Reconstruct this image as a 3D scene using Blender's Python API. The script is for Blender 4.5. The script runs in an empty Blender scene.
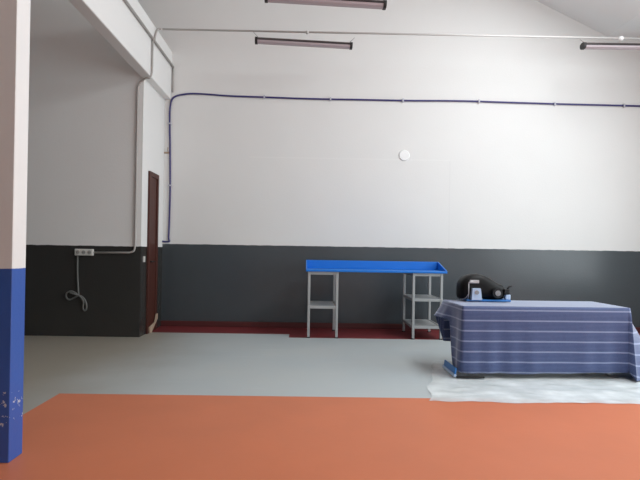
import bpy, bmesh, math, random
from mathutils import Vector, Matrix
random.seed(4)
scene = bpy.context.scene
C = scene.collection

# ------------------------------------------------------------------ camera
EYE = 1.22
YAW, PITCH, ROLL = math.radians(0.55), math.radians(0.3), math.radians(0.9)
cam_data = bpy.data.cameras.new('camera')
cam_data.sensor_fit = 'HORIZONTAL'
cam_data.sensor_width = 36.0
cam_data.lens = 36.0 * 490 / 640
cam_data.shift_x = 10 / 640
cam_data.shift_y = 7.7 / 640
cam_data.clip_end = 100
cam = bpy.data.objects.new('camera', cam_data)
C.objects.link(cam)
fw = Vector((math.sin(YAW) * math.cos(PITCH), math.cos(YAW) * math.cos(PITCH), math.sin(PITCH)))
rt = fw.cross(Vector((0, 0, 1))).normalized()
up = rt.cross(fw).normalized()
r2 = rt * math.cos(ROLL) + up * math.sin(ROLL)
u2 = up * math.cos(ROLL) - rt * math.sin(ROLL)
m3 = Matrix((r2, u2, -fw)).transposed()
cam.matrix_world = Matrix.Translation((0, 0, EYE)) @ m3.to_4x4()
scene.camera = cam

# ------------------------------------------------------------------ light
world = bpy.data.worlds.new('overcast_sky')
scene.world = world
world.use_nodes = True
bg = world.node_tree.nodes['Background']
bg.inputs[0].default_value = (0.86, 0.93, 1.0, 1)
bg.inputs[1].default_value = 1.0

def area(name, loc, rot, sx, sy, power, col):
    d = bpy.data.lights.new(name, 'AREA')
    d.shape = 'RECTANGLE'; d.size = sx; d.size_y = sy; d.energy = power; d.color = col
    o = bpy.data.objects.new(name, d); C.objects.link(o)
    o.location = loc; o.rotation_euler = rot
    return o
# daylight through the tall window opening of the right wall and the strip rooflight
area('window_daylight', (5.74, 3.1, 2.4), (0, math.radians(90), 0), 3.4, 5.4, 205, (0.88, 0.97, 1.0))
area('front_fill', (3.9, -3.9, 1.6), (math.radians(90), 0, math.radians(180)), 3.2, 3.0, 480, (0.94, 0.98, 1.0))  # unseen source added behind the camera for fill and wall sheen
area('rooflight_daylight', (3.6, 3.9, 5.14), (0, math.radians(25.6), 0), 1.3, 4.4, 190, (0.94, 0.98, 1.0))

scene.view_settings.view_transform = 'Standard'
scene.view_settings.look = 'None'
scene.view_settings.gamma = 1.0
scene.view_settings.use_curve_mapping = False
scene.view_settings.exposure = -0.06
scene.cycles.use_denoising = True
scene.cycles.diffuse_bounces = 6
scene.cycles.max_bounces = 12

# ------------------------------------------------------------------ materials
def s2l(c):
    return tuple((v / 255 / 12.92) if v / 255 <= 0.04045 else ((v / 255 + 0.055) / 1.055) ** 2.4 for v in c) + (1.0,)

def new_mat(name):
    m = bpy.data.materials.new(name); m.use_nodes = True
    return m, m.node_tree, m.node_tree.nodes['Principled BSDF']

def mat(name, rgb, rough=0.6, metal=0.0, var=0.06, scale=6.0, bump=0.0, bscale=60.0, spec=0.5):
    """plain colour broken up by a soft noise"""
    m, nt, p = new_mat(name)
    N, L = nt.nodes, nt.links
    tc = N.new('ShaderNodeTexCoord')
    nz = N.new('ShaderNodeTexNoise'); nz.inputs['Scale'].default_value = scale; nz.inputs['Detail'].default_value = 5
    L.new(tc.outputs['Object'], nz.inputs['Vector'])
    mx = N.new('ShaderNodeMix'); mx.data_type = 'RGBA'
    c = s2l(rgb)
    mx.inputs[6].default_value = tuple(v * (1 - var) for v in c[:3]) + (1,)
    mx.inputs[7].default_value = tuple(min(1, v * (1 + var)) for v in c[:3]) + (1,)
    L.new(nz.outputs['Fac'], mx.inputs[0]); L.new(mx.outputs[2], p.inputs['Base Color'])
    p.inputs['Roughness'].default_value = rough; p.inputs['Metallic'].default_value = metal
    p.inputs['Specular IOR Level'].default_value = spec
    if bump:
        n2 = N.new('ShaderNodeTexNoise'); n2.inputs['Scale'].default_value = bscale; n2.inputs['Detail'].default_value = 4
        L.new(tc.outputs['Object'], n2.inputs['Vector'])
        b = N.new('ShaderNodeBump'); b.inputs['Strength'].default_value = bump; b.inputs['Distance'].default_value = 0.01
        L.new(n2.outputs['Fac'], b.inputs['Height']); L.new(b.outputs[0], p.inputs['Normal'])
    return m

def two_tone(name, low, high, z, rough_low=0.24, rough_high=0.85, chips=None, panel=False):
    """paint with a straight change of colour at height z (world metres)"""
    m, nt, p = new_mat(name)
    N, L = nt.nodes, nt.links
    geo = N.new('ShaderNodeNewGeometry')
    sep = N.new('ShaderNodeSeparateXYZ'); L.new(geo.outputs['Position'], sep.inputs[0])
    nz = N.new('ShaderNodeTexNoise'); nz.inputs['Scale'].default_value = 9; L.new(geo.outputs['Position'], nz.inputs['Vector'])
    wob = N.new('ShaderNodeMath'); wob.operation = 'MULTIPLY_ADD'; wob.inputs[1].default_value = 0.012; wob.inputs[2].default_value = -0.006
    L.new(nz.outputs['Fac'], wob.inputs[0])
    zz = N.new('ShaderNodeMath'); zz.operation = 'ADD'; L.new(sep.outputs['Z'], zz.inputs[0]); L.new(wob.outputs[0], zz.inputs[1])
    gt = N.new('ShaderNodeMath'); gt.operation = 'GREATER_THAN'; gt.inputs[1].default_value = z; L.new(zz.outputs[0], gt.inputs[0])
    big = N.new('ShaderNodeTexNoise'); big.inputs['Scale'].default_value = 1.3; big.inputs['Detail'].default_value = 6
    L.new(geo.outputs['Position'], big.inputs['Vector'])
    def tone(rgb, v):
        x = N.new('ShaderNodeMix'); x.data_type = 'RGBA'; c = s2l(rgb)
        x.inputs[6].default_value = tuple(a * (1 - v) for a in c[:3]) + (1,)
        x.inputs[7].default_value = tuple(min(1, a * (1 + v)) for a in c[:3]) + (1,)
        L.new(big.outputs['Fac'], x.inputs[0]); return x.outputs[2]
    lo, hi = tone(low, 0.09), tone(high, 0.03)
    if panel:   # faint outline where an old opening was boarded over and painted
        def band(sock, a, b):
            g1 = N.new('ShaderNodeMath'); g1.operation = 'GREATER_THAN'; g1.inputs[1].default_value = a; L.new(sock, g1.inputs[0])
            g2 = N.new('ShaderNodeMath'); g2.operation = 'LESS_THAN'; g2.inputs[1].default_value = b; L.new(sock, g2.inputs[0])
            mm = N.new('ShaderNodeMath'); mm.operation = 'MULTIPLY'; L.new(g1.outputs[0], mm.inputs[0]); L.new(g2.outputs[0], mm.inputs[1])
            return mm.outputs[0]
        def mul(a, b):
            mm = N.new('ShaderNodeMath'); mm.operation = 'MULTIPLY'; L.new(a, mm.inputs[0]); L.new(b, mm.inputs[1]); return mm.outputs[0]
        top = mul(band(sep.outputs['X'], -0.9, 2.27), band(sep.outputs['Z'], 2.66, 2.68))
        side = mul(band(sep.outputs['X'], 2.25, 2.27), band(sep.outputs['Z'], z, 2.68))
        for msk, fac, colr in ((top, 0.2, (240, 240, 238)), (side, 0.15, (205, 205, 205))):
            x = N.new('ShaderNodeMix'); x.data_type = 'RGBA'; x.inputs[7].default_value = s2l(colr)
            ff = N.new('ShaderNodeMath'); ff.operation = 'MULTIPLY'; ff.inputs[1].default_value = fac; L.new(msk, ff.inputs[0])
            L.new(ff.outputs[0], x.inputs[0]); L.new(hi, x.inputs[6]); hi = x.outputs[2]
    if chips:   # flakes of bare plaster where the paint is knocked off
        vz = N.new('ShaderNodeTexNoise'); vz.inputs['Scale'].default_value = 26; vz.inputs['Detail'].default_value = 3; vz.inputs['Roughness'].default_value = 0.65
        L.new(geo.outputs['Position'], vz.inputs['Vector'])
        g = N.new('ShaderNodeMath'); g.operation = 'GREATER_THAN'; g.inputs[1].default_value = 0.62; L.new(vz.outputs['Fac'], g.inputs[0])
        a = N.new('ShaderNodeMath'); a.operation = 'GREATER_THAN'; a.inputs[1].default_value = chips[0]; L.new(sep.outputs['Z'], a.inputs[0])
        b = N.new('ShaderNodeMath'); b.operation = 'LESS_THAN'; b.inputs[1].default_value = chips[1]; L.new(sep.outputs['Z'], b.inputs[0])
        m1 = N.new('ShaderNodeMath'); m1.operation = 'MULTIPLY'; L.new(a.outputs[0], m1.inputs[0]); L.new(b.outputs[0], m1.inputs[1])
        m2 = N.new('ShaderNodeMath'); m2.operation = 'MULTIPLY'; L.new(m1.outputs[0], m2.inputs[0]); L.new(g.outputs[0], m2.inputs[1])
        x = N.new('ShaderNodeMix'); x.data_type = 'RGBA'; x.inputs[7].default_value = s2l((196, 198, 205))
        L.new(m2.outputs[0], x.inputs[0]); L.new(lo, x.inputs[6]); lo = x.outputs[2]
    out = N.new('ShaderNodeMix'); out.data_type = 'RGBA'
    L.new(gt.outputs[0], out.inputs[0]); L.new(lo, out.inputs[6]); L.new(hi, out.inputs[7])
    L.new(out.outputs[2], p.inputs['Base Color'])
    rm = N.new('ShaderNodeMix'); rm.inputs[2].default_value = rough_low; rm.inputs[3].default_value = rough_high
    L.new(gt.outputs[0], rm.inputs[0]); L.new(rm.outputs[0], p.inputs['Roughness'])
    fine = N.new('ShaderNodeTexNoise'); fine.inputs['Scale'].default_value = 40; L.new(geo.outputs['Position'], fine.inputs['Vector'])
    bp = N.new('ShaderNodeBump'); bp.inputs['Strength'].default_value = 0.12; bp.inputs['Distance'].default_value = 0.01
    L.new(fine.outputs['Fac'], bp.inputs['Height']); L.new(bp.outputs[0], p.inputs['Normal'])
    return m

WHITE = (226, 226, 224)
GREY = (69, 75, 79)
M = {}
M['wall_back'] = two_tone('back_wall_paint', GREY, WHITE, 1.285, panel=True)
M['wall_left'] = two_tone('bay_wall_shaded_paint', (52, 51, 49), WHITE, 1.235)  # bay grey painted darker than the back wall to stand in for shade
M['wall_plain'] = mat('white_paint', WHITE, 0.85, var=0.03, scale=1.5, bump=0.1)
M['pillar'] = two_tone('pillar_paint', (56, 92, 170), WHITE, 1.09, 0.45, 0.8, chips=(0.20, 0.40))
M['wall_dim'] = mat('dark_grey_paint', GREY, 0.8, var=0.05)
M['ceiling'] = mat('ceiling_paint', (226, 228, 228), 0.9, var=0.03, scale=1.2)
M['orange'] = mat('orange_floor_paint', (200, 110, 68), 0.45, var=0.09, scale=2.2, bump=0.05, bscale=25, spec=0.35)
M['orange'].node_tree.nodes['Principled BSDF'].inputs['Sheen Weight'].default_value = 0.10
M['red'] = mat('oxide_red_floor_paint', (112, 38, 41), 0.55, var=0.16, scale=3.0)
M['skirting'] = mat('dark_red_skirting_paint', (84, 32, 32), 0.6, var=0.12)
M['door'] = mat('dark_red_brown_wood', (72, 34, 25), 0.5, var=0.2, scale=9)
M['conduit'] = mat('pale_grey_plastic_conduit', (196, 193, 190), 0.3, var=0.02)
M['trunking'] = mat('grey_plastic_trunking', (172, 168, 164), 0.5, var=0.02)
M['socketplastic'] = mat('off_white_plastic', (205, 205, 200), 0.4, var=0.02)
M['white'] = mat('bright_white_plastic', (240, 241, 240), 0.5, var=0.01)
M['hole'] = mat('socket_recess_grey', (150, 150, 146), 0.5)
M['cord'] = mat('grey_flex', (104, 105, 102), 0.5)
M['violet'] = mat('dark_violet_blue_cable_sheath', (56, 50, 108), 0.4, var=0.15, scale=3)
M['clip'] = mat('cable_clip_plastic', (190, 190, 200), 0.5)
M['steel'] = mat('grey_painted_steel', (170, 172, 172), 0.45, metal=0.25, var=0.03)
M['bluetop'] = mat('bright_blue_paint', (8, 114, 206), 0.45, var=0.06, scale=5)
M['black'] = mat('black_plastic', (9, 9, 10), 0.5, var=0.1, spec=0.25)
M['matteblack'] = mat('black_rubber', (26, 25, 26), 0.7)
M['silver'] = mat('brushed_silver', (190, 190, 192), 0.35, metal=0.7)
M['bluepaint'] = mat('light_blue_enamel', (52, 120, 190), 0.35)
M['paleblue'] = mat('pale_blue_white_plastic', (190, 208, 232), 0.4)
M['dial'] = mat('grey_dial_face', (150, 150, 152), 0.4)
M['lampbody'] = mat('dull_grey_metal', (92, 84, 84), 0.3, metal=0.7, var=0.05)
M['diffuser'] = mat('lilac_grey_diffuser_plastic', (176, 162, 166), 0.3, var=0.03)
M['cap'] = mat('black_end_cap_plastic', (34, 30, 30), 0.5)
M['wire'] = mat('grey_wire', (120, 118, 118), 0.5)
M['scrap'] = mat('pale_brown_card', (168, 146, 126), 0.8, var=0.15, scale=20)
M['wood'] = mat('raw_table_wood', (120, 96, 70), 0.7, var=0.15, scale=8)

# grey concrete, with a browner left side and faint trowel marks
m, nt, p = new_mat('grey_floor_paint'); N, L = nt.nodes, nt.links
geo = N.new('ShaderNodeNewGeometry')
n1 = N.new('ShaderNodeTexNoise'); n1.inputs['Scale'].default_value = 0.8; n1.inputs['Detail'].default_value = 7
L.new(geo.outputs['Position'], n1.inputs['Vector'])
cr = N.new('ShaderNodeValToRGB')
cr.color_ramp.elements[0].position = 0.35; cr.color_ramp.elements[0].color = s2l((178, 186, 188))
cr.color_ramp.elements[1].position = 0.65; cr.color_ramp.elements[1].color = s2l((184, 189, 188))
L.new(n1.outputs['Fac'], cr.inputs[0])
mp = N.new('ShaderNodeMapping'); mp.inputs['Scale'].default_value = (0.7, 9, 1); L.new(geo.outputs['Position'], mp.inputs[0])
n2 = N.new('ShaderNodeTexNoise'); n2.inputs['Scale'].default_value = 1.4; n2.inputs['Detail'].default_value = 4; L.new(mp.outputs[0], n2.inputs['Vector'])
c2 = N.new('ShaderNodeValToRGB'); c2.color_ramp.elements[0].position = 0.62; c2.color_ramp.elements[0].color = (0, 0, 0, 1)
c2.color_ramp.elements[1].position = 0.8; c2.color_ramp.elements[1].color = (0.35, 0.35, 0.35, 1)
L.new(n2.outputs['Fac'], c2.inputs[0])
x = N.new('ShaderNodeMix'); x.data_type = 'RGBA'; x.inputs[7].default_value = s2l((212, 216, 216))
L.new(c2.outputs[0], x.inputs[0]); L.new(cr.outputs[0], x.inputs[6])
# olive-brown tone of the left bay, its ramp also painting in the dimmer light
sp = N.new('ShaderNodeSeparateXYZ'); L.new(geo.outputs['Position'], sp.inputs[0])
ad = N.new('ShaderNodeMath'); ad.operation = 'MULTIPLY_ADD'; ad.inputs[1].default_value = 1.4; L.new(n1.outputs['Fac'], ad.inputs[0]); L.new(sp.outputs['X'], ad.inputs[2])
wr = N.new('ShaderNodeMapRange'); wr.interpolation_type = 'SMOOTHSTEP'
wr.inputs[1].default_value = -1.9; wr.inputs[2].default_value = -0.2; wr.inputs[3].default_value = 0.9; wr.inputs[4].default_value = 0.0
L.new(ad.outputs[0], wr.inputs[0])
wx = N.new('ShaderNodeMix'); wx.data_type = 'RGBA'; wx.inputs[7].default_value = s2l((150, 141, 126))
L.new(wr.outputs[0], wx.inputs[0]); L.new(x.outputs[2], wx.inputs[6]); L.new(wx.outputs[2], p.inputs['Base Color'])
p.inputs['Roughness'].default_value = 0.42
M['concrete'] = m

# striped table cloth, stripes from the UV's v (metres along the cloth)
m, nt, p = new_mat('blue_white_striped_cotton'); N, L = nt.nodes, nt.links
uv = N.new('ShaderNodeUVMap'); uv.uv_map = 'UVMap'
sep = N.new('ShaderNodeSeparateXYZ'); L.new(uv.outputs[0], sep.inputs[0])
def math_node(op, a, b=None, c=None):
    n = N.new('ShaderNodeMath'); n.operation = op
    for i, v in enumerate((a, b, c)):
        if v is None: continue
        if isinstance(v, (int, float)): n.inputs[i].default_value = v
        else: L.new(v, n.inputs[i])
    return n.outputs[0]
fr = math_node('FRACT', math_node('DIVIDE', math_node('ADD', sep.outputs['Y'], 0.017), 0.1))
d1 = math_node('ABSOLUTE', math_node('SUBTRACT', fr, 0.5))
wide = math_node('LESS_THAN', d1, 0.07)
fr2 = math_node('FRACT', math_node('DIVIDE', sep.outputs['Y'], 0.0125))
thin = math_node('MULTIPLY', math_node('LESS_THAN', math_node('ABSOLUTE', math_node('SUBTRACT', fr2, 0.5)), 0.14), 0.16)
fac = math_node('MAXIMUM', math_node('MULTIPLY', wide, 0.6), thin)
wn = N.new('ShaderNodeTexNoise'); wn.inputs['Scale'].default_value = 30; L.new(uv.outputs[0], wn.inputs['Vector'])
base = N.new('ShaderNodeMix'); base.data_type = 'RGBA'
base.inputs[6].default_value = s2l((45, 62, 108)); base.inputs[7].default_value = s2l((58, 77, 124)); L.new(wn.outputs['Fac'], base.inputs[0])
x = N.new('ShaderNodeMix'); x.data_type = 'RGBA'; x.inputs[7].default_value = s2l((160, 172, 204))
L.new(fac, x.inputs[0]); L.new(base.outputs[2], x.inputs[6]); L.new(x.outputs[2], p.inputs['Base Color'])
p.inputs['Roughness'].default_value = 0.6
p.inputs['Sheen Weight'].default_value = 0.75
p.inputs['Sheen Roughness'].default_value = 0.4
p.inputs['Sheen Tint'].default_value = (0.9, 0.92, 1.0, 1)
M['cloth'] = m

# thin clear plastic sheeting
m, nt, p = new_mat('milky_plastic_film'); N, L = nt.nodes, nt.links
p.inputs['Base Color'].default_value = s2l((236, 241, 241))
p.inputs['Roughness'].default_value = 0.22
tr = N.new('ShaderNodeBsdfTransparent'); ms = N.new('ShaderNodeMixShader')
nz = N.new('ShaderNodeTexNoise'); nz.inputs['Scale'].default_value = 3.0; nz.inputs['Detail'].default_value = 5
tcx = N.new('ShaderNodeTexCoord'); L.new(tcx.outputs['Object'], nz.inputs['Vector'])
mr = N.new('ShaderNodeMapRange'); mr.inputs[1].default_value = 0.3; mr.inputs[2].default_value = 0.7
mr.inputs[3].default_value = 0.5; mr.inputs[4].default_value = 0.95
L.new(nz.outputs['Fac'], mr.inputs[0]); L.new(mr.outputs[0], ms.inputs[0])
L.new(tr.outputs[0], ms.inputs[1]); L.new(p.outputs[0], ms.inputs[2])
L.new(ms.outputs[0], N['Material Output'].inputs['Surface'])
M['film'] = m

# ------------------------------------------------------------------ helpers
def finish(name, bm, material, parent=None, smooth=False, mods=()):
    me = bpy.data.meshes.new(name)
    bmesh.ops.recalc_face_normals(bm, faces=bm.faces[:])
    bm.to_mesh(me); bm.free()
    if smooth:
        for p_ in me.polygons: p_.use_smooth = True
    o = bpy.data.objects.new(name, me); C.objects.link(o)
    for mm in (material if isinstance(material, (list, tuple)) else [material]):
        me.materials.append(mm)
    if parent: o.parent = parent
    return o

def empty(name, label, cat, loc=(0, 0, 0), rot=(0, 0, 0), group=None):
    o = bpy.data.objects.new(name, None); C.objects.link(o)
    o.empty_display_size = 0.1
    o.location = loc; o.rotation_euler = rot
    tag(o, label, cat, group); return o

def tag(o, label, cat, group=None, kind=None):
    o['label'] = label; o['category'] = cat
    if group: o['group'] = group
    if kind: o['kind'] = kind
    return o

def struct(o):
    o['kind'] = 'structure'; return o

def box(bm, a, b, bev=0.0):
    x0, y0, z0 = a; x1, y1, z1 = b
    r = bmesh.ops.create_cube(bm, size=1.0, matrix=Matrix.Translation(((x0 + x1) / 2, (y0 + y1) / 2, (z0 + z1) / 2)) @ Matrix.Diagonal((x1 - x0, y1 - y0, z1 - z0, 1)))
    if bev:
        es = list({e for v in r['verts'] for e in v.link_edges})
        bmesh.ops.bevel(bm, geom=es, offset=bev, segments=2, affect='EDGES', profile=0.5)

def boxes(*bs, bev=0.0):
    bm = bmesh.new()
    for a, b in bs: box(bm, a, b, bev)
    return bm

def prism(bm, prof, axis, a, b):
    """closed 2-D profile swept straight along axis from a to b"""
    def P(t, q):
        if axis == 'x': return (t, q[0], q[1])
        if axis == 'y': return (q[0], t, q[1])
        return (q[0], q[1], t)
    A = [bm.verts.new(P(a, q)) for q in prof]; B = [bm.verts.new(P(b, q)) for q in prof]
    bm.faces.new(A); bm.faces.new(B[::-1])
    n = len(prof)
    for i in range(n): bm.faces.new((A[i], A[(i + 1) % n], B[(i + 1) % n], B[i]))

def smooth_path(pts, n=6):
    pts = [Vector(p) for p in pts]; out = []
    for i in range(len(pts) - 1):
        p0 = pts[max(i - 1, 0)]; p1 = pts[i]; p2 = pts[i + 1]; p3 = pts[min(i + 2, len(pts) - 1)]
        for k in range(n):
            t = k / n
            out.append(0.5 * ((2 * p1) + (p2 - p0) * t + (2 * p0 - 5 * p1 + 4 * p2 - p3) * t * t + (3 * p1 - p0 - 3 * p2 + p3) * t ** 3))
    out.append(pts[-1]); return out

def tube(bm, pts, r, seg=10):
    pts = [Vector(p) for p in pts]; rings = []; prev = None
    for i, p_ in enumerate(pts):
        t = (pts[min(i + 1, len(pts) - 1)] - pts[max(i - 1, 0)]).normalized()
        if prev is None:
            a = Vector((0, 0, 1)) if abs(t.z) < 0.9 else Vector((0, 1, 0))
            nrm = t.cross(a).normalized()
        else:
            nrm = (prev - t * prev.dot(t)).normalized()
        prev = nrm; bn = t.cross(nrm)
        rings.append([bm.verts.new(p_ + (nrm * math.cos(2 * math.pi * k / seg) + bn * math.sin(2 * math.pi * k / seg)) * r) for k in range(seg)])
    for A, B in zip(rings, rings[1:]):
        for k in range(seg): bm.faces.new((A[k], A[(k + 1) % seg], B[(k + 1) % seg], B[k]))
    bm.faces.new(rings[0][::-1]); bm.faces.new(rings[-1])

def disc(bm, c, axis, r, h, seg=24, r2=None):
    c = Vector(c); rot = Vector((0, 0, 1)).rotation_difference(Vector(axis)).to_matrix().to_4x4()
    bmesh.ops.create_cone(bm, cap_ends=True, segments=seg, radius1=r, radius2=r if r2 is None else r2, depth=h, matrix=Matrix.Translation(c) @ rot)

# ------------------------------------------------------------------ room shell
WB = 7.7          # back wall
XR = -2.24        # face of the door wall beside the bay
YB = 6.70         # bay wall with the sockets
XE = 5.8          # right wall
YF = -4.0         # wall behind the camera
bm = bmesh.new()
def quad(x0, y0, x1, y1, mi):
    f = bm.faces.new([bm.verts.new(v) for v in ((x0, y0, 0), (x1, y0, 0), (x1, y1, 0), (x0, y1, 0))]); f.material_index = mi
OX, OY = -2.02, 4.09
quad(OX, YF, XE, OY, 0)
quad(-5, YF, OX, OY, 1); quad(-5, OY, XE, 6.83, 1)
quad(-5, 6.83, -0.21, 7.10, 1); quad(-0.21, 6.83, XE, 7.10, 2)
quad(-5, 7.10, XR, WB, 1); quad(XR, 7.10, XE, WB, 2)
o = struct(finish('floor', bm, [M['orange'], M['concrete'], M['red']]))
for p_ in o.data.polygons:
    if p_.normal.z < 0: p_.flip()

RIDGE, SL = 6.95, 0.48
def roof(x): return RIDGE - SL * abs(x) if x < 4.73 else RIDGE - SL * 4.73
prof = [(-5.2, 0), (XE + 0.2, 0), (XE + 0.2, roof(5)), (4.73, roof(4.73)), (0, RIDGE), (-5.2, roof(-5.2))]
bm = bmesh.new(); prism(bm, prof, 'y', WB, WB + 0.2); struct(finish('wall_back', bm, M['wall_back']))
# wall behind the camera, with an opening added at its right for fill light
bm = bmesh.new()
DX0, DX1, DZ = 2.3, 5.5, 3.1
prism(bm, [(-5.2, 0), (DX0, 0), (DX0, roof(DX0)), (0, RIDGE), (-5.2, roof(-5.2))], 'y', YF - 0.2, YF)
prism(bm, [(DX0, DZ), (DX1, DZ), (DX1, roof(5)), (4.73, roof(4.73)), (DX0, roof(DX0))], 'y', YF - 0.2, YF)
box(bm, (DX1, YF - 0.2, 0), (XE + 0.2, YF, roof(5)))
struct(finish('wall_front', bm, M['wall_plain']))
bm = boxes(((-5.0, YB, 0), (XR, WB - 0.001, 4.285)))
prism(bm, [(-5.0, 4.285), (-2.45, 4.285), (-2.45, roof(-2.45)), (-5.0, roof(-5.0))], 'y', YB, YB + 0.15)
struct(finish('wall_bay', bm, M['wall_left']))
struct(finish('wall_left', boxes(((-5.2, YF, 0), (-5.0, WB, roof(-5.1)))), M['wall_dim']))
# right wall with the big window opening
WY0, WY1, WZ0, WZ1 = 0.3, 5.9, 0.6, 4.2
struct(finish('wall_right', boxes(((XE, YF, 0), (XE + 0.2, WB, WZ0)), ((XE, YF, WZ1), (XE + 0.2, WB, roof(5))),
                                  ((XE, YF, WZ0), (XE + 0.2, WY0, WZ1)), ((XE, WY1, WZ0), (XE + 0.2, WB, WZ1))), M['wall_plain']))
wb = [((XE + 0.06, WY0, WZ0), (XE + 0.12, WY1, WZ0 + 0.06)), ((XE + 0.06, WY0, WZ1 - 0.06), (XE + 0.12, WY1, WZ1))]
for k in range(7):
    yy = WY0 + (WY1 - WY0 - 0.06) * k / 6
    wb.append(((XE + 0.06, yy, WZ0 + 0.06), (XE + 0.12, yy + 0.06, WZ1 - 0.06)))
struct(finish('window_1', boxes(*wb), M['steel']))
# roof: left slope, right slope with a strip rooflight, flat soffit on the right
T = 0.12
bm = bmesh.new()
def slope(x0, x1, y0, y1):
    prism(bm, [(x0, roof(x0)), (x1, roof(x1)), (x1, roof(x1) + T), (x0, roof(x0) + T)], 'y', y0, y1)
slope(-5.2, 0, YF, WB)
RX0, RX1, RY0, RY1 = 2.9, 4.3, 1.6, 6.2
slope(0, RX0, YF, WB); slope(RX1, 4.73, YF, WB); slope(RX0, RX1, YF, RY0); slope(RX0, RX1, RY1, WB)
zf = roof(4.73)
box(bm, (4.73, YF, zf), (XE + 0.2, WB, zf + T))
struct(finish('ceiling', bm, M['ceiling']))
bm = bmesh.new()
for k in range(6):
    yy = RY0 + (RY1 - RY0 - 0.05) * k / 5
    prism(bm, [(RX0, roof(RX0) + 0.04), (RX1, roof(RX1) + 0.04), (RX1, roof(RX1) + 0.08), (RX0, roof(RX0) + 0.08)], 'y', yy, yy + 0.05)
struct(finish('window_2', bm, M['steel']))
# beam over the open bay, and its haunch at the door wall
BX0, BX1, BZ0, BZ1 = -2.28, -2.135, 3.545, 4.30
struct(finish('beam', boxes(((BX0, YF, BZ0), (BX1, WB, BZ1)), bev=0.012), M['wall_plain']))
# foreground pillar
struct(finish('pillar', boxes(((-2.2, 2.77, 0), (-1.645, 2.905, 4.03)), bev=0.004), M['pillar']))
# dark red skirting along the back wall
struct(finish('baseboard_back', boxes(((XR, WB - 0.02, 0), (XE, WB, 0.085)), bev=0.004), M['skirting']))

# door in the side of the bay wall
d = bpy.data.objects.new('door_1', None); C.objects.link(d); struct(d)
d['label'] = 'dark red-brown wooden door in the narrow side wall'
d.location = (XR, 6.95, 0)
finish('door_frame', boxes(((0.0, 0, 0), (0.03, 0.06, 2.31)), ((0.0, 0.37, 0), (0.03, 0.43, 2.31)), ((0.0, 0.06, 2.24), (0.03, 0.37, 2.31)), bev=0.004), M['door'], d)
finish('door_leaf', boxes(((0.0, 0.06, 0.005), (0.012, 0.37, 2.24)), bev=0.003), M['door'], d)
bm = bmesh.new(); disc(bm, (0.03, 0.13, 1.02), (1, 0, 0), 0.012, 0.04); tube(bm, [(0.05, 0.13, 1.02), (0.05, 0.23, 1.02)], 0.009)
finish('door_handle', bm, M['matteblack'], d, True)

# ------------------------------------------------------------------ pipes and cables
# trunk pipe along the beam face with its link up to the overhead conduit
xt = BX1 + 0.019
t = empty('beam_pipe', 'grey pipe running along the side face of the white beam', 'pipe', (BX1, 6.66, 4.06))
def pipe(name, pts, r, parent=None):
    bm = bmesh.new(); tube(bm, [Vector(v) - (parent.location if parent else Vector()) for v in pts], r)
    return finish(name, bm, M['trunking'], parent, True)
pipe('trunk', [(xt, -1, 4.06), (xt, WB - 0.012, 4.06)], 0.018, t)
pipe('link', smooth_path([(xt, 6.74, 4.075), (xt, 6.78, 4.17), (xt + 0.01, 6.84, 4.27), (xt + 0.05, 6.86, 4.28)], 4), 0.013, t)
tag(pipe('corner_pipe', [(xt, WB - 0.02, 4.04), (xt, WB - 0.02, 3.66)], 0.012), 'short grey pipe dropping in the wall corner to the violet cable', 'pipe')
# branch that wraps under the beam and drops to the sockets
yb = YB - 0.016
tag(pipe('branch_conduit', [(xt, 6.66, 4.04), (xt, 6.66, 3.62)] + smooth_path([(xt, 6.66, 3.60), (BX1 - 0.01, 6.655, 3.525), (-2.19, 6.655, 3.522), (-2.28, yb, 3.48)], 5) + [(-2.315, yb, 3.4)]
     + [(-2.315, yb, 1.26)] + smooth_path([(-2.315, yb, 1.25), (-2.33, yb, 1.175), (-2.39, yb, 1.15)], 5) + [(-2.872, yb, 1.143)], 0.013),
    'thin grey conduit wrapping under the beam and dropping to the sockets on the bay wall', 'pipe')

# socket block on the bay wall
t = empty('socket_block', 'white three-gang socket block on the dark grey bay wall', 'socket', (-2.997, YB, 1.145))
finish('housing', boxes(((-0.125, -0.045, -0.045), (0.125, 0, 0.045)), bev=0.01), M['socketplastic'], t)
for k in range(3):
    bm = bmesh.new(); disc(bm, (-0.078 + 0.078 * k, -0.047, 0), (0, 1, 0), 0.026, 0.006)
    s = finish('socket', bm, M['hole'], t)
    bm = bmesh.new()
    for q in (-0.009, 0.009): disc(bm, (-0.078 + 0.078 * k + q, -0.051, 0), (0, 1, 0), 0.004, 0.004, 10)
    finish('pin_hole', bm, M['black'], s)

# extension cord hanging in a loop under the sockets
yc = YB - 0.014
pts = smooth_path([(-3.115, yc, 1.098), (-3.112, yc, 0.9), (-3.10, yc, 0.70), (-3.095, yc, 0.605), (-3.13, yc - 0.01, 0.637), (-3.19, yc - 0.012, 0.66),
                   (-3.25, yc - 0.01, 0.63), (-3.255, yc, 0.57), (-3.21, yc, 0.545), (-3.15, yc, 0.57), (-3.08, yc - 0.012, 0.60),
                   (-3.02, yc - 0.012, 0.57), (-2.985, yc, 0.49), (-2.985, yc, 0.42), (-3.01, yc, 0.40), (-3.03, yc, 0.44), (-3.02, yc - 0.01, 0.52), (-3.06, yc - 0.02, 0.59), (-3.10, yc - 0.022, 0.61), (-3.2, yc - 0.022, 0.64)], 6)
pts = [Vector((v.x + 0.025, v.y, v.z if v.z > 1 else v.z - 0.045)) for v in pts]
bm = bmesh.new(); tube(bm, pts, 0.011)
tag(finish('extension_cord', bm, M['cord'], None, True), 'grey cord hanging in a loose knotted loop below the sockets', 'cord')

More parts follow.
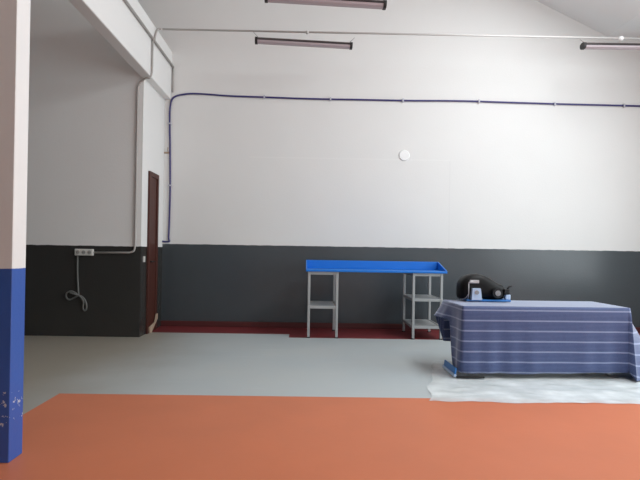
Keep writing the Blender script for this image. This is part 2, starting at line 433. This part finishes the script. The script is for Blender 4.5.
# light switch by the door
t = empty('light_switch', 'small white switch on the grey corner beside the brown door', 'switch', (XR, 6.83, 1.06))
finish('switch_plate', boxes(((0, -0.035, -0.04), (0.01, 0.035, 0.04)), bev=0.003), M['socketplastic'], t)
finish('rocker', boxes(((0.010, -0.015, -0.022), (0.015, 0.015, 0.022)), bev=0.002), M['socketplastic'], t)

# violet cable over the back wall
yw = WB - 0.014
cable = [(-2.235, yw, 1.325), (-2.2, yw, 1.318), (-2.13, yw, 1.325), (-2.09, yw, 1.38), (-2.085, yw, 1.6), (-2.08, yw, 2.1), (-2.09, yw, 2.7), (-2.105, yw, 3.2),
         (-2.10, yw, 3.44), (-2.05, yw, 3.58), (-1.92, yw, 3.635), (-1.7, yw, 3.645), (-1.2, yw, 3.62), (-0.7, yw, 3.612), (0, yw, 3.60), (0.8, yw, 3.60), (1.6, yw, 3.60),
         (2.4, yw, 3.61), (3.2, yw, 3.60), (4.0, yw, 3.59), (4.8, yw, 3.585), (5.6, yw, 3.58), (6.6, yw, 3.58)]
t = empty('wall_cable', 'dark violet-blue cable running across the white back wall and down beside the door', 'cable', (-2.085, WB, 1.3))
bm = bmesh.new(); tube(bm, [Vector(v) - t.location for v in smooth_path([(v[0] - (0.05 if v[0] < -2 and v[0] > -2.12 else 0), v[1], v[2]) for v in cable], 8)], 0.0135); finish('cable_run', bm, M['violet'], t, True)
for (cx, cz, v) in ((-2.155, 3.17, 1), (-2.133, 2.2, 1), (-0.68, 3.612, 0), (0.36, 3.60, 0), (1.5, 3.60, 0), (2.7, 3.607, 0), (3.9, 3.59, 0), (5.0, 3.583, 0)):
    a = (0.028, 0.018, 0.012) if v else (0.012, 0.018, 0.028)
    l = Vector((cx, yw - 0.002, cz)) - t.location
    finish('cable_clip', boxes(((l.x - a[0], l.y - a[1], l.z - a[2]), (l.x + a[0], l.y + 0.014, l.z + a[2])), bev=0.003), M['clip'], t)

# small hook beside the cable
bm = boxes(((-2.236, WB - 0.012, 2.70), (-2.155, WB, 2.725)), bev=0.003)
tube(bm, [(-2.17, WB - 0.006, 2.72), (-2.17, WB - 0.04, 2.75), (-2.165, WB - 0.05, 2.79)], 0.006)
tag(finish('wall_hook', bm, M['scrap']), 'small beige hook bracket on the white wall above the door', 'hook')

# round blank cover
bm = bmesh.new(); disc(bm, (1.535, WB - 0.008, 2.735), (0, -1, 0), 0.088, 0.016, 32, 0.075)
tag(finish('cover_plate', bm, M['white'], None), 'white round blank cover high on the middle of the back wall', 'cover plate')

# scrap at the foot of the door
bm = bmesh.new()
prism(bm, [(7.0, 0.003), (7.08, 0.003), (7.36, 0.17), (7.36, 0.24), (7.30, 0.24), (7.24, 0.13), (6.97, 0.09)], 'x', XR + 0.034, XR + 0.05)
tag(finish('card_scrap', bm, M['scrap']), 'pale torn scrap leaning at the foot of the brown door', 'scrap')

# suspended conduit with light fittings
ZC = 4.28; YC = 6.86
t = empty('overhead_conduit', 'pale conduit spanning the room below the ceiling that carries the lamps', 'conduit', (2.7, YC, ZC))
bm = bmesh.new(); tube(bm, [(-4.745, 0, 0), (3.09, 0, 0)], 0.0135); finish('conduit_run', bm, M['conduit'], t, True)
for cx in (-0.02, 4.41):
    bm = bmesh.new(); bmesh.ops.create_uvsphere(bm, u_segments=16, v_segments=10, radius=0.026 if cx < 1 else 0.036, matrix=Matrix.Translation((cx - 2.7, 0, -0.004)))
    finish('junction_joint', bm, M['conduit'] if cx < 1 else M['white'], t, True)

def fitting(loc, yaw, roll, length, label, hz):
    t = empty('light_fitting', label, 'lamp', loc, (0, roll, yaw), 'unlit tube light fittings'); t.scale = (1, 0.8, 0.74)
    h = length / 2; hz = hz / 0.74
    bm = bmesh.new(); prism(bm, [(-0.066, 0.0), (-0.06, 0.035), (-0.03, 0.055), (0.03, 0.055), (0.06, 0.035), (0.066, 0.0)], 'x', -h + 0.02, h - 0.02)
    finish('housing', bm, M['lampbody'], t)
    bm = bmesh.new(); prism(bm, [(-0.066, -0.001), (0.066, -0.001), (0.055, -0.035), (0.03, -0.052), (-0.03, -0.052), (-0.055, -0.035)], 'x', -h + 0.03, h - 0.03)
    finish('diffuser', bm, M['diffuser'], t)
    finish('gasket', boxes(((-h + 0.02, -0.070, -0.006), (h - 0.02, -0.0665, 0.006))), M['cap'], t)
    for s in (-1, 1):
        bm = bmesh.new(); x0, x1 = sorted((s * (h - 0.035), s * h))
        prism(bm, [(-0.074, 0.0), (-0.066, 0.042), (-0.03, 0.06), (0.03, 0.06), (0.066, 0.042), (0.074, 0.0), (0.06, -0.04), (0.03, -0.06), (-0.03, -0.06), (-0.06, -0.04)], 'x', x0, x1)
        finish('end_cap', bm, M['cap'], t)
        bm = bmesh.new(); tube(bm, [(s * (h - 0.05), 0, 0.05), (s * (h + 0.03), 0.0, hz)], 0.0035, 6)
        finish('suspension_wire', bm, M['wire'], t, True)
    return t
fitting((-0.065, 6.86, 4.122), math.radians(2.0), math.radians(1.3), 1.364, 'unlit tube light fitting hanging mid-room on the pale conduit, left of two', 0.12)
fitting((4.54, 6.86, 4.165), math.radians(0), math.radians(-0.3), 1.364, 'unlit tube light fitting hanging at the right edge on the pale conduit', 0.09)
fitting((0.185, 5.48, 4.012), math.radians(2.0), math.radians(1.3), 1.364, 'nearest tube light fitting, cut by the top of the photo', 0.145)
t2 = tag(finish('ceiling_conduit', (lambda b: (tube(b, [(-2.09, 5.48, 4.20), (5.79, 5.48, 4.20)], 0.0135), b)[1])(bmesh.new()), M['conduit'], None, True), 'pale conduit holding the nearest light fitting, above the top of the photo', 'conduit')

# ------------------------------------------------------------------ workbench with blue top
t = empty('workbench', 'grey metal workbench with a bright blue top standing against the back wall', 'workbench', (0.035, 6.82, 0))
W_, D_, H_ = 1.895, 0.70, 0.955
TD_ = 0.45      # the blue top is shallower than the frame
finish('worktop', boxes(((-0.02, -0.03, H_ - 0.03), (W_ + 0.05, TD_, H_)), bev=0.006), M['bluetop'], t)
bm = boxes(((-0.02, TD_ - 0.02, H_ + 0.0005), (W_ + 0.05, TD_, H_ + 0.122)), bev=0.004)
finish('back_upstand', bm, M['bluetop'], t)
for xx in (-0.02, W_ + 0.035):
    bm = bmesh.new(); prism(bm, [(-0.03, H_ + 0.0005), (TD_ - 0.021, H_ + 0.0005), (TD_ - 0.021, H_ + 0.122)], 'x', xx, xx + 0.015)
    finish('side_upstand', bm, M['bluetop'], t)
LG = 0.034
def leg(x, y):
    lg = finish('leg', boxes(((x, y, 0.012), (x + LG, y + LG, H_ - 0.031)), bev=0.003), M['steel'], t)
    finish('foot', boxes(((x - 0.006, y - 0.006, 0), (x + LG + 0.006, y + LG + 0.006, 0.0115)), bev=0.002), M['matteblack'], lg)
lx = (0.01, 0.40)
rx = (1.47, 1.86)
for x in lx + rx:
    for y in (0.0, D_ - 0.06): leg(x, y)
def rails(pair, z, nm, drop=0.035):
    a, b = pair
    e = 0.0005
    bm = boxes(((a + LG + e, 0.003, z - drop), (b - e, 0.022, z)), ((a + LG + e, D_ - 0.05, z - drop), (b - e, D_ - 0.031, z)),
               ((a + 0.004, LG + e, z - drop), (a + 0.024, D_ - 0.06 - e, z)), ((b + 0.01, LG + e, z - drop), (b + 0.03, D_ - 0.06 - e, z)))
    return finish(nm, bm, M['steel'], t)
for pr in (lx, rx): rails(pr, H_ - 0.0315, 'top_rail', 0.04)
def shelf(pair, z):
    a, b = pair
    s = finish('shelf', boxes(((a + LG + 0.001, 0.023, z - 0.012), (b - 0.001, D_ - 0.052, z)), bev=0.002), M['steel'], t)
    rl = rails(pair, z + 0.004, 'shelf_rail', 0.038); rl.parent = s
shelf(lx, 0.445); shelf(rx, 0.565); shelf(rx, 0.185)

# ------------------------------------------------------------------ covered table
TX0, TX1, TY0, TY1, TZ = 1.552, 3.185, 4.755, 5.345, 0.694
TROT = math.radians(1.6)
t = empty('covered_table', 'wooden table hidden under the blue striped cloth', 'table', (TX0, TY0, 0), (0, 0, TROT))
TL, TD = TX1 - TX0, TY1 - TY0
finish('tabletop', boxes(((0, 0, TZ - 0.03), (TL, TD, TZ)), bev=0.006), M['wood'], t)
for x in (0.08, TL - 0.14):
    for y in (0.08, TD - 0.10):
        finish('leg', boxes(((x, y, 0.0145), (x + 0.05, y + 0.05, TZ - 0.0305)), bev=0.004), M['steel'], t)

# cloth: top sheet plus a skirt whose drop and flare change around the table
def cloth():
    bm = bmesh.new(); uvl = bm.loops.layers.uv.new('UVMap')
    G = 0.014                      # stands clear of the board
    x0, x1, y0, y1, zt = -G, TL + G, -G, TD + G, TZ + 0.006
    NX, NY, NV = 120, 40, 26
    per = []
    for i in range(NY): per.append(('L', 1 - i / NY))
    for i in range(NX): per.append(('F', i / NX))
    for i in range(NY): per.append(('R', i / NY))
    for i in range(NX): per.append(('B', 1 - i / NX))
    uvd = {}
    grid = {}
    for j in range(NY + 1):
        for i in range(NX + 1):
            fx, fy = i / NX, j / NY
            z = zt + 0.0025 * math.sin(9 * fx + 3 * fy) * math.sin(math.pi * fx) * math.sin(math.pi * fy) * 0.6
            v = bm.verts.new((x0 + (x1 - x0) * fx, y0 + (y1 - y0) * fy, z)); grid[i, j] = v
            uvd[v] = (fx * TL, -fy * TD)
    for j in range(NY):
        for i in range(NX):
            bm.faces.new((grid[i, j], grid[i + 1, j], grid[i + 1, j + 1], grid[i, j + 1]))
    def sm(a, b, x):
        k = max(0, min(1, (x - a) / (b - a))); return k * k * (3 - 2 * k)
    cols = []
    s = 0.0
    for side, f in per:
        if side == 'L': top = grid[0, round(f * NY)]; n = Vector((-1, 0))
        if side == 'F': top = grid[round(f * NX), 0]; n = Vector((0, -1))
        if side == 'R': top = grid[NX, round(f * NY)]; n = Vector((1, 0))
        if side == 'B': top = grid[round(f * NX), NY]; n = Vector((0, 1))
        # corner columns point diagonally
        if side == 'F' and f == 0: n = Vector((-0.7, -0.7))
        if side == 'R' and f == 0: n = Vector((0.7, -0.7))
        if side == 'B' and f == 1: n = Vector((0.7, 0.7))
        if side == 'L' and f == 1: n = Vector((-0.7, 0.7))
        fy = f
        drop, flare, sag, shift = 0.637, 0.018, 0.0, Vector((0, 0))
        if side == 'L':
            drop = 0.637 - 0.47 * sm(0.30, 0.52, f); flare = 0.016 + 0.08 * sm(0.35, 0.9, f)
        if side == 'F':
            drop = 0.637 + 0.008 * math.sin(5 * f) + 0.004 * math.sin(23 * f)
            flare = 0.010 + 0.007 * math.sin(f * 19) * sm(0, .1, f) + 0.004 * math.sin(f * 47)
        if side == 'R':
            k = sm(0.0, 0.32, f)
            drop = 0.705 + 0.008 * math.sin(9 * f); flare = 0.015 + 0.36 * k + 0.015 * math.sin(f * 21) * k
            shift = Vector((-0.05 * (1 - sm(0, 0.12, f)), -0.15 * (1 - f)))
        if side == 'B': drop = 0.45 + 0.02 * math.sin(6 * f); flare = 0.015 + 0.008 * math.sin(f * 31)
        col = [top]
        u0, v0 = uvd[top]
        for k in range(1, NV + 1):
            q = k / NV
            r = min(1.0, q * 9)
            off = flare * q ** (0.78 if side == 'R' else 1.25) + 0.006 * r
            fold = 0.006 * q * math.sin(s * 38) if side in 'LR' else 0.0035 * q * math.sin(s * 30)
            px = top.co.x + n.x * (off + fold) + shift.x * q
            py = top.co.y + n.y * (off + fold) + shift.y * q
            length = drop * q
            hz = math.sqrt(max(length ** 2 - (flare * q) ** 2 * 0.5, 0)) if flare > 0.1 else length
            v = bm.verts.new((px, py, max(zt - hz - 0.002, 0.0165)))
            uvd[v] = (u0 if side in 'FB' else v0, v0 + length if side in 'FB' else (length - 0.55 * f * TD * q if side == 'R' else length))
            col.append(v)
        cols.append(col)
        s += 0.015
    n_ = len(cols)
    for a in range(n_):
        A, B = cols[a], cols[(a + 1) % n_]
        for k in range(NV):
            vs = (A[k], A[k + 1], B[k + 1], B[k])
            bm.faces.new(vs)
    for f in bm.faces:
        for lp in f.loops: lp[uvl].uv = uvd[lp.vert]
    return bm
o = finish('tablecloth', cloth(), M['cloth'], None, True)
o.location = (TX0, TY0, 0); o.rotation_euler = (0, 0, TROT)
md = o.modifiers.new('thickness', 'SOLIDIFY'); md.thickness = 0.003; md.offset = 1
tag(o, 'blue cloth with thin white stripes draped over the table at right', 'tablecloth')

# ------------------------------------------------------------------ black machine on the table
PX = 0.0105
MZ = TZ + 0.0125
t = empty('machine', 'black round-backed machine with grey dial and blue base at the back of the covered table', 'machine', (1.65, 5.265, MZ))
t.scale = (1, 0.8, 1)
def q(x, y): return ((x - 457.5) * 0.00975, (299.5 - y) * PX)     # profile sketched on a 1 cm grid
# shroud: lofted along x
st = [(457.6, 285, 296), (458.5, 280, 297.5), (461, 276.8, 297.6), (465, 274, 297.6), (470, 272.4, 297.6), (476, 272, 297.6), (482, 273, 297.6), (488, 276, 297.6), (493, 279, 297.6), (498, 281.6, 297.6), (501, 282.6, 297.6), (502.5, 284.5, 297)]
bm = bmesh.new(); rings = []
for i, (x, yt, yb_) in enumerate(st):
    X, zt = q(x, yt); _, zb = q(x, yb_); X *= 1.08
    u = i / (len(st) - 1)
    hw = 0.145 * (min(1, 0.45 + u * 3.2)) * (1 - 0.35 * max(0, u - 0.6) / 0.4)
    if i == len(st) - 1: hw *= 0.9
    ring = []
    for k in range(28):
        a = 2 * math.pi * k / 28
        ca, sa = math.cos(a), math.sin(a)
        e = 0.62
        ring.append(bm.verts.new((X, hw * math.copysign(abs(ca) ** e, ca), (zt + zb) / 2 + (zt - zb) / 2 * math.copysign(abs(sa) ** e, sa))))
    rings.append(ring)
for A, B in zip(rings, rings[1:]):
    for k in range(28): bm.faces.new((A[k], A[(k + 1) % 28], B[(k + 1) % 28], B[k]))
bm.faces.new(rings[0][::-1]); bm.faces.new(rings[-1])
finish('shroud', bm, M['black'], t, True)
def at(x, y, d=-0.155): X, Z = q(x, y); return (X, d, Z)
# blue base tray with feet
x0, _ = q(463, 0); x1, _ = q(511, 0)
finish('base_tray', boxes(((x0, -0.17, 0.004), (x1, 0.10, 0.0225)), bev=0.006), M['bluepaint'], t)
# pump block, tapered, with dark port
bm = bmesh.new()
a0, b0, c0, d0 = q(467.5, 297.5), q(478.5, 297.5), q(477, 286), q(468.5, 286)
prism(bm, [a0, b0, (q(477.8, 291)), c0, d0, (q(468, 291))], 'y', -0.20, -0.12)
blk = finish('pump_block', bm, M['paleblue'], t)
bm = bmesh.new(); disc(bm, at(472.8, 290, -0.203), (0, -1, 0), 0.022, 0.01); finish('dark_port', bm, M['dial'], blk)
# carrying handle and label
bm = bmesh.new(); tube(bm, smooth_path([at(464.6, 297, -0.15), at(465.0, 292, -0.165), at(465.2, 282), at(466.2, 279.8, -0.16), at(470, 279.3, -0.158)], 4), 0.006)
finish('handle', bm, M['silver'], t, True)
bx0, bz0 = q(466.5, 281.2); bx1, bz1 = q(476.5, 277.8)
finish('name_strip', boxes(((bx0, -0.156, bz0), (bx1, -0.135, bz1)), bev=0.004), M['silver'], t)
bm = bmesh.new(); tube(bm, smooth_path([at(459, 298, -0.05), at(462, 296.5, -0.13), at(463.5, 294.5, -0.15), at(464.8, 292, -0.158)], 4), 0.0045); finish('hose', bm, M['silver'], t, True)
# dial
bm = bmesh.new(); disc(bm, at(496.2, 290.6, -0.135), (0, -1, 0), 0.053, 0.09, 32)
dl = finish('dial_housing', bm, M['matteblack'], t)
bm = bmesh.new(); disc(bm, at(496.2, 290.6, -0.183), (0, -1, 0), 0.029, 0.008, 28); fc = finish('dial_face', bm, M['dial'], dl)
bm = bmesh.new(); disc(bm, at(496.2, 290.6, -0.189), (0, -1, 0), 0.010, 0.006, 16); finish('dial_hub', bm, M['hole'], dl)
# valve with lever at the right end
hx0, hz0 = q(505.0, 292.2); hx1, hz1 = q(511.0, 286.7)
vb = finish('valve_body', boxes(((hx0, -0.13, hz0), (hx1, -0.06, hz1)), bev=0.008), M['matteblack'], t)
bm = bmesh.new(); tube(bm, [at(509, 287, -0.095), at(511, 284.6, -0.095), at(512, 284.1, -0.095), at(514.2, 283.7, -0.095)], 0.009); finish('lever', bm, M['matteblack'], vb, True)
hx0, hz0 = q(506.5, 297.4); hx1, hz1 = q(512, 292.25)
finish('valve_foot', boxes(((hx0, -0.125, hz0), (hx1, -0.065, hz1)), bev=0.008), M['paleblue'], vb)
bm = bmesh.new(); tube(bm, [at(499, 289, -0.095), at(505, 289.3, -0.095)], 0.011); finish('connector', bm, M['matteblack'], vb, True)

# ------------------------------------------------------------------ things on the floor by the table
# plastic sheeting
bm = bmesh.new()
import mathutils
nz = mathutils.noise
NX, NY = 110, 90
vs = {}
for j in range(NY + 1):
    for i in range(NX + 1):
        fx, fy = i / NX, j / NY
        xl = 1.03 + 0.05 * nz.noise((fy * 5, 0.3, 0)) + 0.42 * fy
        xr = 3.95 + 0.1 * nz.noise((fy * 4, 7.3, 0))
        yn = 4.00 + 0.035 * nz.noise((fx * 7, 3.3, 0)) + 0.03 * nz.noise((fx * 22, 1.3, 0)) + (0.10 if fx > 0.75 else 0.0) * (fx - 0.75) * 4
        yf = 5.45 + 0.15 * nz.noise((fx * 6, 9.1, 0))
        X = xl + (xr - xl) * fx; Y = yn + (yf - yn) * fy
        h = min(0.0105, 0.008 * abs(nz.noise((X * 3.0, Y * 5.5, 1.7))) + 0.016 * max(0, nz.noise((X * 5 + 2, Y * 9, 4.4))) ** 1.5)
        vs[i, j] = bm.verts.new((X, Y, 0.0025 + h * min(1, 0.25 + 6 * min(fx, 1 - fx, fy))))
for j in range(NY):
    for i in range(NX): bm.faces.new((vs[i, j], vs[i + 1, j], vs[i + 1, j + 1], vs[i, j + 1]))
tag(finish('plastic_sheet', bm, M['film'], None, True), 'crumpled milky plastic sheet spread on the floor under the covered table', 'plastic sheet')
# low blue board on edge along the table's left end
t = empty('blue_board', 'low blue board standing on edge along the left end of the covered table', 'board', (1.468, 4.74, 0.0125), (0, math.radians(8), 0))
finish('panel', boxes(((-0.008, 0.0, 0.028), (0.008, 0.37, 0.088)), bev=0.003), M['bluepaint'], t)
finish('pale_edge', boxes(((-0.014, -0.01, 0.003), (0.012, 0.39, 0.0275)), bev=0.004), M['paleblue'], t)
tag(finish('black_bar', boxes(((1.475, 4.70, 0.0135), (1.745, 4.725, 0.029)), bev=0.004), M['matteblack']), 'short black bar on the floor under the front left corner of the striped cloth', 'bar')
